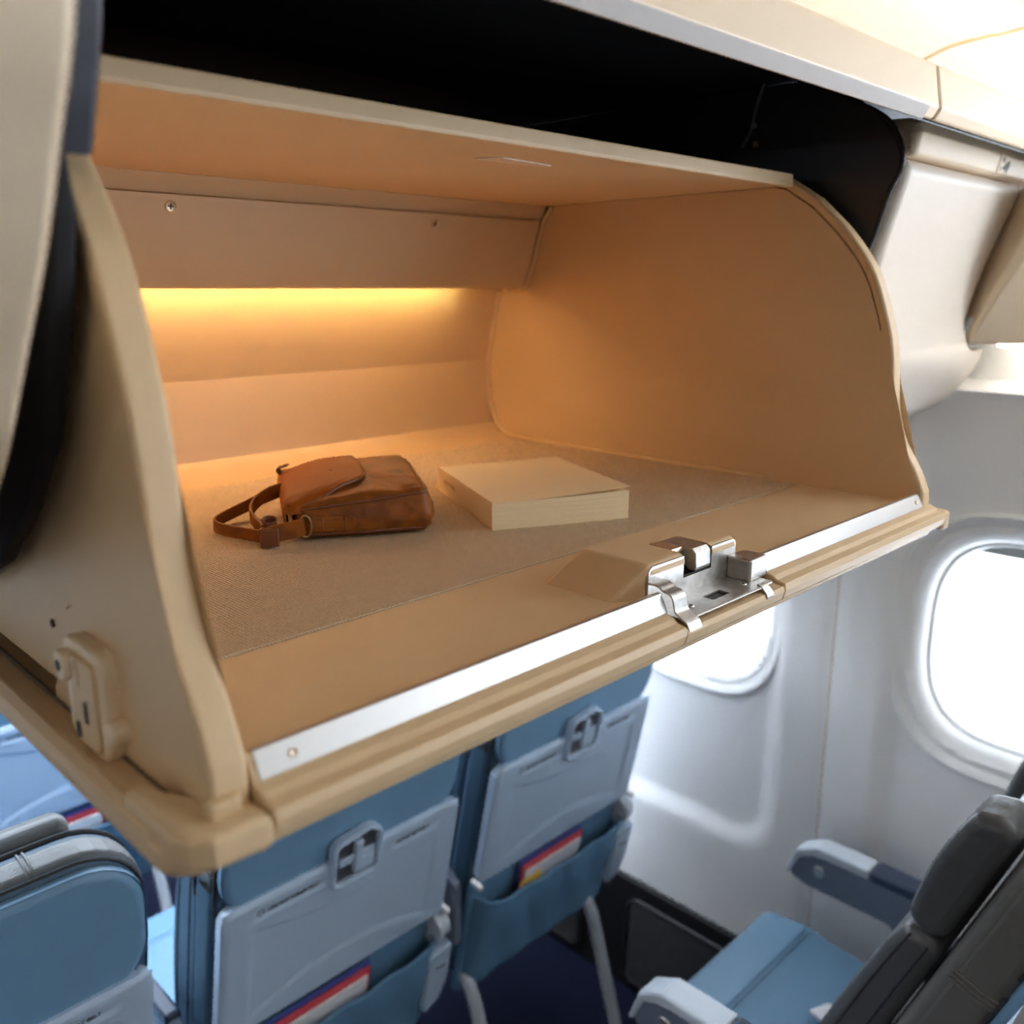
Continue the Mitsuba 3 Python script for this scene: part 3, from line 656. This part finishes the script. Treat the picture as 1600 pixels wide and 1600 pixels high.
for k in range(9):
    a = 0.030 + k * 0.0029
    for z in (0.0122, 0.0238): stitch(side_pt(a, z, 0.0030), side_pt(a + 0.0017, z, 0.0030))
for k in range(5):
    z = 0.0125 + k * 0.0023; stitch(side_pt(0.030, z, 0.0030), side_pt(0.030, z + 0.0014, 0.0030))
obj('stitching', moved(cat(*st), PM), 'stitch', tk)
fy = front_at(0.014, 0.018)
dring = [(0.013 + 0.0055 * math.cos(a), fy - 0.0040, 0.0175 + 0.0105 * math.sin(a)) for a in np.linspace(0, 2 * math.pi, 24, endpoint=False)]
obj('ring', moved(tube(dring, 0.0012, 8, True), PM), 'brass', pu, label='small metal ring')
tail = spline([(0.012, fy - 0.0055, 0.0175), (0.002, fy - 0.007, 0.0165), (-0.010, fy - 0.008, 0.0145), (-0.021, fy - 0.007, 0.012)], 6)
obj('strap_end', moved(ribbon(tail, 0.0030, 0.017, (0, 0, 1)), PM), 'hide', pu)
bx = rbox(-0.030, -0.012, fy - 0.013, fy - 0.0035, 0.0016, 0.0195, 0.0022)
obj('strap_keeper', moved(bx, PM), 'hide_dark', pu)
pr = [(-0.020 + 0.006 * math.cos(a), fy + 0.001 + 0.004 * math.sin(a), 0.021 + 0.0028 * math.sin(a)) for a in np.linspace(0, 2 * math.pi, 16, endpoint=False)]
obj('strap_loop_end', moved(ribbon(pr, 0.0016, 0.010, (0, 0, 1), True), PM), 'hide_dark', pu)
def strap(pts, w=0.0125):
    p = spline(pts, 10)
    return moved(sweep(p, rrect(-0.0013, 0.0013, -w / 2, w / 2, 0.0009), (0, 0, 1)), PM)
obj('strap', strap([(0.000, 0.125, 0.027), (-0.022, 0.118, 0.021), (-0.047, 0.106, 0.013), (-0.066, 0.088, 0.0085), (-0.073, 0.066, 0.0075), (-0.064, 0.044, 0.0075), (-0.045, 0.022, 0.0078), (-0.028, 0.004, 0.0082), (-0.020, fy - 0.010, 0.009)]), 'hide', pu, label='long carrying strap looped on the mat')
obj('strap', strap([(0.004, 0.100, 0.034), (-0.016, 0.094, 0.031), (-0.031, 0.078, 0.025), (-0.037, 0.056, 0.019), (-0.033, 0.032, 0.015), (-0.027, 0.012, 0.012), (-0.022, fy - 0.008, 0.010)], 0.0135), 'hide', pu)
bt = spline([(0.006, 0.150, 0.036), (-0.003, 0.150, 0.041), (-0.005, 0.144, 0.047), (0.003, 0.138, 0.051)], 5)
obj('buckle_tab', moved(ribbon(bt, 0.0022, 0.010, (0.3, 1, 0)), PM), 'hide_dark', pu)

# ------------------------------------------------------------------ book
bk = thing('book', 'thick cream paperback book lying flat beside the leather purse', 'book')
th = math.radians(-25); ea = np.array([math.cos(th), math.sin(th), 0]); eb = np.array([-math.sin(th), math.cos(th), 0])
BM = mat4([ea, eb, (0, 0, 1)], (0.614, 0.643, FZ + 0.0014))
BW, BL, BH = 0.153, 0.205, 0.0290
obj('page_block', moved(rext(rnd([(0.0012, 0.0006), (0.0012, BH - 0.001), (0.06, BH - 0.0006), (BW, BH + 0.0012), (BW, 0.0006)], 0.0004), 0.0005, BL - 0.0008, 0.0003, 'y', 2), BM), 'pages', bk, 20)
def cov(u, v):
    s = np.clip(u / BW, 0, 1)
    return u, v, BH - 0.0004 + 0.0064 * np.clip((s - 0.15) / 0.85, 0, 1) ** 1.5 * (0.45 + 0.55 * (1 - v / BL))
obj('front_cover', moved(sheet(cov, np.linspace(0, BW + 0.0008, 24), np.linspace(0, BL, 12), (0, 0, -0.0005)), BM), 'cover_paper', bk, 30)
obj('back_cover', moved(rbox(0, BW + 0.0008, 0, BL, 0, 0.0007, 0.0002), BM), 'cover_paper', bk)
sk = obj('spine', moved(rext(rnd([(-0.0004, 0.0), (-0.0010, 0.006), (-0.0010, BH - 0.005), (-0.0003, BH), (0.0014, BH), (0.0014, 0.0)], 0.0004), 0.0, BL, 0.0003, 'y', 2), BM), 'spine_paper', bk)
tx = meshkit.text_mesh('TALES OF HOME', 0.0042, 0.0003, True)
w_ = tx.bounds[1][0]
obj('lettering', moved(tx, BM @ mat4([(0, -1, 0), (0, 0, 1), (-1, 0, 0)], (-0.0009, 0.178, 0.0145))), 'spine_print', sk, False)

# ------------------------------------------------------------------ seats
def seat_meshes(lean, cush_back, cush_front, cush_z, arms, wings):
    """Parts of a seat (name, mesh, material, smooth, parent part) about the middle of the tray's top edge; the back leans by lean degrees, towards -y at the top."""
    a = math.radians(lean)
    ST = 0.197 if not wings else 0.285             # top of the back
    SH = 0.056 if not wings else 0.070
    M = mat4([(1, 0, 0), (0, math.cos(a), math.sin(a)), (0, -math.sin(a), math.cos(a))], (0, 0, 0))
    SL = 'leather_strip' if not wings else 'leather_olive'
    PAD, SHELL = ('leather_navy', 'leather_navy') if not wings else ('leather_grey', 'leather_olive')
    out = []
    def P(name, m, mat, smooth=35, par=None, tilt=True, label=None): out.append((name, moved(m, M) if tilt else m, mat, smooth, par, label))
    # axes: x across, y = t forward from the back plane, z = s up along the back
    W = 0.214
    shell_o = rnd(sbox(-W, -0.53, W, ST), 0.085, step=0.03)
    shell_o[:, 0] *= 1 - 0.05 * np.clip((shell_o[:, 1]) / 0.285, 0, 1)
    P('backrest', rext(shell_o, 0.0, SH, 0.016, 'y', 5), SHELL)
    P('border_strip', rext(rnd(Polygon(shell_o).buffer(0.0012).difference(Polygon(shell_o).buffer(-0.03)).intersection(sbox(-1, 0.02 if not wings else -0.52, 1, 1)), 0.0, step=0.03), 0.004, SH - 0.010, 0.012, 'y', 5), SL, 50, 'backrest', label='leather edging strip')
    cover_o = rnd(sbox(-W + 0.004, -0.03, W - 0.005, ST - 0.011), 0.080, step=0.02)
    cover_o[:, 0] *= 1 - 0.05 * np.clip((cover_o[:, 1]) / 0.285, 0, 1)
    P('back_cover', rext(cover_o, -0.013, 0.004, 0.013, 'y', 6), 'leather_blue', 50)
    top = [p for p in shell_o.tolist() if p[1] > -0.02]
    top.sort(key=lambda p: math.atan2(p[1] - 0.1, p[0]))
    P('welt', tube([(p[0] * 0.985, 0.004, p[1] - 0.004) for p in top], 0.0022, 6), 'seam', 50, 'backrest')
    if not wings: P('welt', tube([(p[0] * 0.997, SH - 0.0045, p[1] - 0.001) for p in top], 0.0032, 6), 'seam', 50, 'backrest')
    for x in (0.085, -0.085):
        P('cross_seam', cat(*[tube(spline([(x + o, 0.001, ST - 0.013), (x + o, 0.012, ST + 0.0002), (x + o, 0.035, ST + 0.0018), (x + o, SH - 0.010, ST - 0.0005)], 4), 0.0016, 6) for o in (0, 0.006)]), SL, 50, 'backrest')
    for sx in (-1, 1):
        xx = sx * (W - 0.002)
        P('cross_seam', cat(*[tube(spline([(xx - sx * 0.004, 0.004, o), (xx + sx * 0.0015, 0.014, o + 0.001), (xx + sx * 0.0022, 0.040, o), (xx + sx * 0.0015, SH - 0.012, o)], 4), 0.0016, 6) for o in (0.048, 0.055, 0.062)]), SL, 50, 'backrest')
    # front cushion: backrest pad and headrest, curved forward at the foot
    def pad(s0, s1, x0, x1, t0, thick, bulge, r=0.02):
        pts = [(t0, s1 - 0.004), (t0 + thick * 0.5, s1), (t0 + thick * 0.95, s1 - 0.012)]
        n = 12
        for i in range(1, n):
            s = s1 + (s0 - s1) * i / n
            pts.append((t0 + thick + bulge(s), s))
        pts += [(t0 + thick * 0.9 + bulge(s0), s0), (t0, s0)]
        r = min(r, thick * 0.32)
        return rext(rnd(pts, r * 1.3, r * 1.3, step=0.03), x0, x1, r, 'x', 6)
    bul = lambda s: (0.012 if wings else 0.034) * math.sin(max(0, min(1, (0.10 - s) / 0.60)) * math.pi)
    t0 = SH + 0.004
    if wings:
        for sx in (-1, 1):
            P('headrest_wing', pad(0.060, 0.254, min(sx * 0.20, sx * 0.125), max(sx * 0.20, sx * 0.125), t0 + 0.008, 0.047, lambda s: 0.010 * math.sin((s - 0.06) / 0.194 * math.pi)), 'leather_grey', 50)
        P('headrest', pad(0.060, 0.175, -0.128, 0.128, t0 + 0.008, 0.03, lambda s: 0.0), 'leather_grey', 50)
    else:
        P('headrest', pad(0.060, ST + 0.004, -0.185, 0.150, t0, 0.045, lambda s: 0.004), 'leather_strip', 50)
        P('cross_seam', tube([(0.02, t0 + 0.004, ST - 0.002), (0.02, t0 + 0.022, ST + 0.0038), (0.02, t0 + 0.04, ST - 0.006)], 0.0016, 6), 'leather_strip', 50, 'headrest')
    P('back_cushion', pad(-0.52, 0.064, -0.202, 0.202, t0, 0.052, bul), PAD, 50)
    for sx in (-1, 1):
        for o in (0.017, 0.040):
            P('piping', tube(spline([(sx * 0.2015, t0 + o, 0.05), (sx * 0.2022, t0 + o + bul(-0.06) * o / 0.06, -0.06), (sx * 0.2022, t0 + o + bul(-0.3) * o / 0.06, -0.30), (sx * 0.2022, t0 + o, -0.5)], 8), 0.0016, 6), 'seam', 50, 'back_cushion')
    # tray table: body, moulded face, print
    P('tray_table', rext(rrect(-0.21, 0.21, -0.248, 0.0, 0.02), -0.019, -0.0005, 0.003, 'y', 3), 'tray')
    xs, ss = np.linspace(-0.208, 0.208, 84), np.linspace(-0.2465, -0.002, 64)
    def facef(X, S):
        ed = np.minimum(0.2085 - np.abs(X), np.minimum(-S - 0.0015, S + 0.2470))
        cr = np.hypot(np.maximum(np.abs(X) - 0.19, 0), np.maximum(np.abs(S + 0.1242) - 0.1045, 0))
        ed = np.where((np.abs(X) > 0.19) & (np.abs(S + 0.1242) > 0.1045), 0.0185 - cr, ed)
        t = np.clip(ed / 0.006, 0, 1)
        y = -0.0170 - 0.0050 * np.sqrt(np.clip(1 - (1 - t) ** 2, 0, 1))
        st_ = -0.050 - 0.030 * np.clip(1 - (X / 0.16) ** 2, 0, 1)
        sb_ = -0.243 + 0.050 * np.clip(1 - (X / 0.19) ** 2, 0, 1)
        q = np.minimum(np.minimum(st_ - S, (S - sb_) * 0.55), (0.168 - np.abs(X)) * 0.8)
        w = np.clip(q / 0.010, 0, 1)
        y = y + 0.0042 * w * w * (3 - 2 * w)
        for c, hl in ((-0.105, 0.064), (0.122, 0.052)):
            dd = np.hypot(np.maximum(np.abs(X - c) - hl + 0.010, 0), S + 0.026) - 0.010
            w = np.clip(-dd / 0.003, 0, 1)
            y = y + 0.0022 * w - 0.0012 * np.exp(-(dd / 0.003) ** 2)
        return X, y, S
    P('tray_face', grid(facef, xs, ss), 'tray', True, 'tray_table')
    def txt(s, x, z, h):
        return moved(meshkit.text_mesh(s, h, 0.0004, True), mat4([(1, 0, 0), (0, 0, 1), (0, -1, 0)], (x, -0.0203, z)))
    o = cat(*[tube([(-0.152 + 0.0045 * math.cos(k), -0.0202, -0.026 + 0.0052 * math.sin(k)) for k in np.linspace(0, 2 * math.pi, 14, endpoint=False)], 0.0006, 5, True)])
    P('print_ring', o, 'tray_print', False, 'tray_table')
    P('lettering', txt('LIFE VEST UNDER SEAT', -0.142, -0.0285, 0.0052), 'tray_print', False, 'tray_table')
    P('lettering', txt('FASTEN SEAT BELT', 0.080, -0.0285, 0.0050), 'tray_print', False, 'tray_table')
    # latch: a rounded frame round a dark well, with a T-shaped turn button
    lo, li = Polygon(rnd([(-0.044, -0.05), (0.044, -0.05), (0.044, 0.030), (0.02, 0.046), (-0.044, 0.036)], 0.016)), None
    li = lo.buffer(-0.0085)
    fr_ = rext(rnd(lo, 0), -0.0235, -0.006, 0.004, 'y', 3)
    P('latch_frame', cat(ext(lo.difference(li), -0.0275, -0.016, 'y'), tube([(p[0], -0.0272, p[1]) for p in rnd(lo.buffer(-0.0042), 0, step=0.02)], 0.0043, 8, True)), 'tray', 30)
    P('latch_well', rext(rnd(li.buffer(0.001), 0), -0.0225, -0.012, 0.0005, 'y', 2), 'well', 30, 'latch_frame')
    P('turn_button', cat(rbox(-0.006, 0.008, -0.0315, -0.0220, -0.030, 0.026, 0.002), rbox(-0.030, 0.032, -0.0275, -0.0222, -0.012, 0.002, 0.0015), rbox(0.006, 0.032, -0.0285, -0.0222, -0.034, -0.010, 0.0015)), 'tray', 30, 'latch_frame')
    # literature pocket with a sagging mouth
    def pocketf(X, S):
        e = np.clip((0.200 - np.abs(X)) / 0.035, 0, 1)
        f_ = np.clip((S + 0.53) / 0.05, 0, 1)
        tp_ = np.clip((S + 0.44) / 0.1, 0, 1)
        return X, -0.004 - (0.022 + 0.014 * tp_) * np.sqrt(np.clip(1 - (1 - e) ** 2, 0, 1)) * np.sqrt(np.clip(1 - (1 - f_) ** 2, 0.0, 1)) - 0.004 * np.sin(X * 70 + S * 25) * e * 0.5, S - 0.012 * tp_ * (1 - (X / 0.2) ** 2)
    P('pocket', sheet(pocketf, np.linspace(-0.200, 0.200, 44), np.linspace(-0.53, -0.292, 20), (0, 0.004, 0)), 'fabric', 60)
    P('pocket_hem', tube([(x, float(pocketf(np.array(x), np.array(-0.292))[1]) - 0.001, float(pocketf(np.array(x), np.array(-0.292))[2])) for x in np.linspace(-0.2, 0.2, 30)], 0.0035, 6), 'fabric', 60, 'pocket')
    P('lower_panel', rext(rrect(-0.212, 0.212, -0.53, -0.25, 0.02), -0.006, 0.004, 0.003, 'y', 3), 'fabric')
    # tray arms beside the pocket
    for sx, nm in ((1, 'tray_arm'),):
        P(nm, cat(rext([(0.030 * math.cos(k) - 0.012, -0.283 + 0.030 * math.sin(k)) for k in np.linspace(0, 2 * math.pi, 26, endpoint=False)], 0.190, 0.204, 0.004, 'x', 3),
                  rext([(0.024 * math.cos(k) - 0.012, -0.283 + 0.024 * math.sin(k)) for k in np.linspace(0, 2 * math.pi, 26, endpoint=False)], 0.202, 0.222, 0.005, 'x', 3)), 'arm_light')
        P('arm_plate', rext(rnd([(0.176, -0.322), (0.226, -0.314), (0.226, -0.40), (0.212, -0.445), (0.180, -0.462)], 0.006), -0.040, -0.024, 0.003, 'y', 3), 'tray')
        P('plate_slot', rbox(0.194, 0.215, -0.0405, -0.0398, -0.362, -0.357, 0.0002), 'arm_dark', 30, 'arm_plate')
    for x in (-0.212, 0.214):
        P('pivot_pin', trimesh.util.concatenate([rext([(x + 0.006 * math.cos(k), -0.246 + 0.006 * math.sin(k)) for k in np.linspace(0, 2 * math.pi, 16, endpoint=False)], -0.030, -0.004, 0.003, 'y', 3)]), 'white_plastic')
    # cushion, upright
    z1 = cush_z
    cp = rnd([(cush_back, z1 - 0.13), (cush_back, z1 - 0.01), (cush_back + 0.1, z1), (cush_front - 0.10, z1 + 0.008), (cush_front - 0.02, z1 - 0.004), (cush_front, z1 - 0.045), (cush_front - 0.03, z1 - 0.13)], 0.029, step=0.03)
    P('seat_cushion', rext(cp, -0.222, 0.222, 0.028, 'x', 6), 'leather_blue', 50, None, False)
    P('cushion_seam', cat(tube([(x, cush_front - 0.105, z1 + 0.0078) for x in (-0.19, 0.19)], 0.0022, 6), tube([(x, cush_front - 0.113, z1 + 0.0076) for x in (-0.19, 0.19)], 0.0016, 6),
                          tube([(0.085, cush_front - 0.105, z1 + 0.0076), (0.085, cush_back + 0.11, z1)], 0.0022, 6), tube([(0.093, cush_front - 0.105, z1 + 0.0076), (0.093, cush_back + 0.11, z1)], 0.0016, 6)), 'leather_blue', 50, 'seat_cushion', False)
    # armrests and legs, upright
    for x, y0, y1, zt, hw in arms:
        ap = rnd([(y0 - 0.05, zt - 0.16), (y0 - 0.05, zt - 0.03), (y0, zt), (y1 - 0.045, zt), (y1 - 0.012, zt - 0.022), (y1 + 0.006, zt - 0.075), (y1 - 0.03, zt - 0.085), (y0 + 0.05, zt - 0.085), (y0 + 0.01, zt - 0.16)], 0.014, 0.02, step=0.03)
        P('armrest', rext(ap, x - hw + 0.003, x + hw - 0.003, 0.005, 'x', 4), 'arm_dark', 35, None, False)
        capp_ = rnd([(y1 - 0.145, zt - 0.016), (y1 - 0.145, zt + 0.004), (y1 - 0.048, zt + 0.004), (y1 - 0.008, zt - 0.018), (y1 + 0.011, zt - 0.074), (y1 + 0.002, zt - 0.072), (y1 - 0.018, zt - 0.030), (y1 - 0.05, zt - 0.016)], 0.004)
        P('arm_cap', rext(capp_, x - hw, x + hw, 0.005, 'x', 4), 'arm_light', 35, 'armrest', False)
        P('arm_pad', rbox(x - hw + 0.0005, x + hw - 0.0005, y0 - 0.01, y1 - 0.146, zt - 0.018, zt + 0.004, 0.006), 'arm_pad', 35, 'armrest', False)
        P('recline_button', rext([(y1 - 0.055 + 0.012 * math.cos(k), zt - 0.045 + 0.012 * math.sin(k)) for k in np.linspace(0, 2 * math.pi, 20, endpoint=False)], x - hw - 0.0005, x - hw + 0.006, 0.003, 'x', 3), 'steel', 35, 'armrest', False)
    for sx in (-0.19, 0.15):
        P('leg', tube(spline([(sx, 0.16, -0.455), (sx, 0.110, -0.470), (sx, 0.075, -0.51), (sx, 0.050, -0.58), (sx, -0.030, -0.848)], 8), 0.013, 10), 'arm_light', 35, None, False)
    return out
cache = {}
def place_seat(meshes, pos, label, group=None, skip=()):
    k = thing('airline_seat', label, 'seat', group)
    keys = {}
    for name, m, mat, smooth, par, lab in meshes:
        if name in skip: continue
        parent = keys.get(par, k) if par else k
        idk = id(m)
        if idk not in cache: cache[idk] = mikit.ply(m, 'mat_' + mat, smooth=smooth)
        key = free(parent + '__' + name)
        scene[key] = {**cache[idk], 'to_world': T().translate(list(pos))}
        if lab: labels[key] = {'label': lab}
        if not par: keys.setdefault(name, key)
    return k
TZ = -0.80                                    # height of the tray tops
row1 = seat_meshes(12.0, 0.20, 0.60, -0.395, [(-0.2435, 0.10, 0.52, -0.205, 0.0125)], False)
SEATS = [((0.149, 0.998, TZ - 0.004), 'blue leather seat back nearest the viewer, its curved top in full view'),
         ((0.669, 1.018, TZ), 'blue leather seat directly under the open bin, middle of the row'),
         ((1.152, 0.995, TZ + 0.028), 'blue leather seat beside the side wall, seen from behind under the bin latch')]
GROUP = 'blue airline seats seen from behind'
for p, lab in SEATS: place_seat(row1, p, lab, GROUP)
place_seat(row1, (0.570, 1.800, TZ), 'seat one row ahead, only its tray and pocket showing under the bin corner', GROUP)
row2 = seat_meshes(21.0, 0.265, 0.505, -0.310, [(-0.262, 0.21, 0.430, -0.135, 0.024), (0.240, 0.21, 0.450, -0.150, 0.022)], True)
r2 = place_seat(row2, (1.205, 0.240, -0.842), 'dark-sided blue leather seat by the window at the lower right', None)

# seat belt lying on the cushion of the window seat
sbk = obj('seat_belt', tube([(1.215, 0.46, -1.1465), (1.236, 0.505, -1.1462)], 0.004), 'arm_pad', r2)
bmk0 = hull_spheres([(1.262, 0.548, -1.142), (1.296, 0.530, -1.142), (1.268, 0.590, -1.140), (1.292, 0.580, -1.140), (1.262, 0.548, -1.136), (1.296, 0.530, -1.136), (1.268, 0.590, -1.138), (1.292, 0.580, -1.138)], 0.004)
bmk = bmk0.copy(); bmk.vertices = (np.array(bmk0.vertices) - [1.28, 0.56, -1.14]) * [1.25, 1.25, 1.0] + [1.234, 0.494, -1.141]
obj('belt_buckle', bmk, 'paper_white', sbk, label='pale metal belt buckle')

# leaflets standing in the seat pockets
def leaflet(seat, pos, x0, x1, s_top, label):
    a = math.radians(12.0)
    M = mat4([(1, 0, 0), (0, math.cos(a), math.sin(a)), (0, -math.sin(a), math.cos(a))], pos)
    k = thing('leaflet', label, 'leaflet', 'printed leaflets in the seat pockets')
    obj('card', moved(rbox(x0, x1, -0.016, -0.013, s_top - 0.10, s_top, 0.0006), M), 'paper_blue', k)
    obj('card', moved(rbox(x0 + 0.004, x1 - 0.002, -0.021, -0.018, s_top - 0.10, s_top - 0.008, 0.0006), M), 'paper_red', k)
    obj('card', moved(rbox(x0 + 0.010, x1 - 0.010, -0.027, -0.0225, s_top - 0.10, s_top - 0.020, 0.0006), M), 'paper_white', k)
    obj('card', moved(rbox(x0 - 0.006, x0 + 0.05, -0.031, -0.029, s_top - 0.10, s_top - 0.034, 0.0006), M), 'paper_yellow', k)
leaflet(1, SEATS[1][0], -0.13, 0.06, -0.263, 'red and white leaflet in the pocket of the seat directly under the bin')
leaflet(2, SEATS[2][0], -0.10, 0.075, -0.260, 'red-edged white leaflet in the pocket of the seat beside the wall')
leaflet(3, (0.570, 1.800, TZ), -0.09, 0.04, -0.260, 'red-edged leaflet in the pocket one row ahead, under the bin corner')
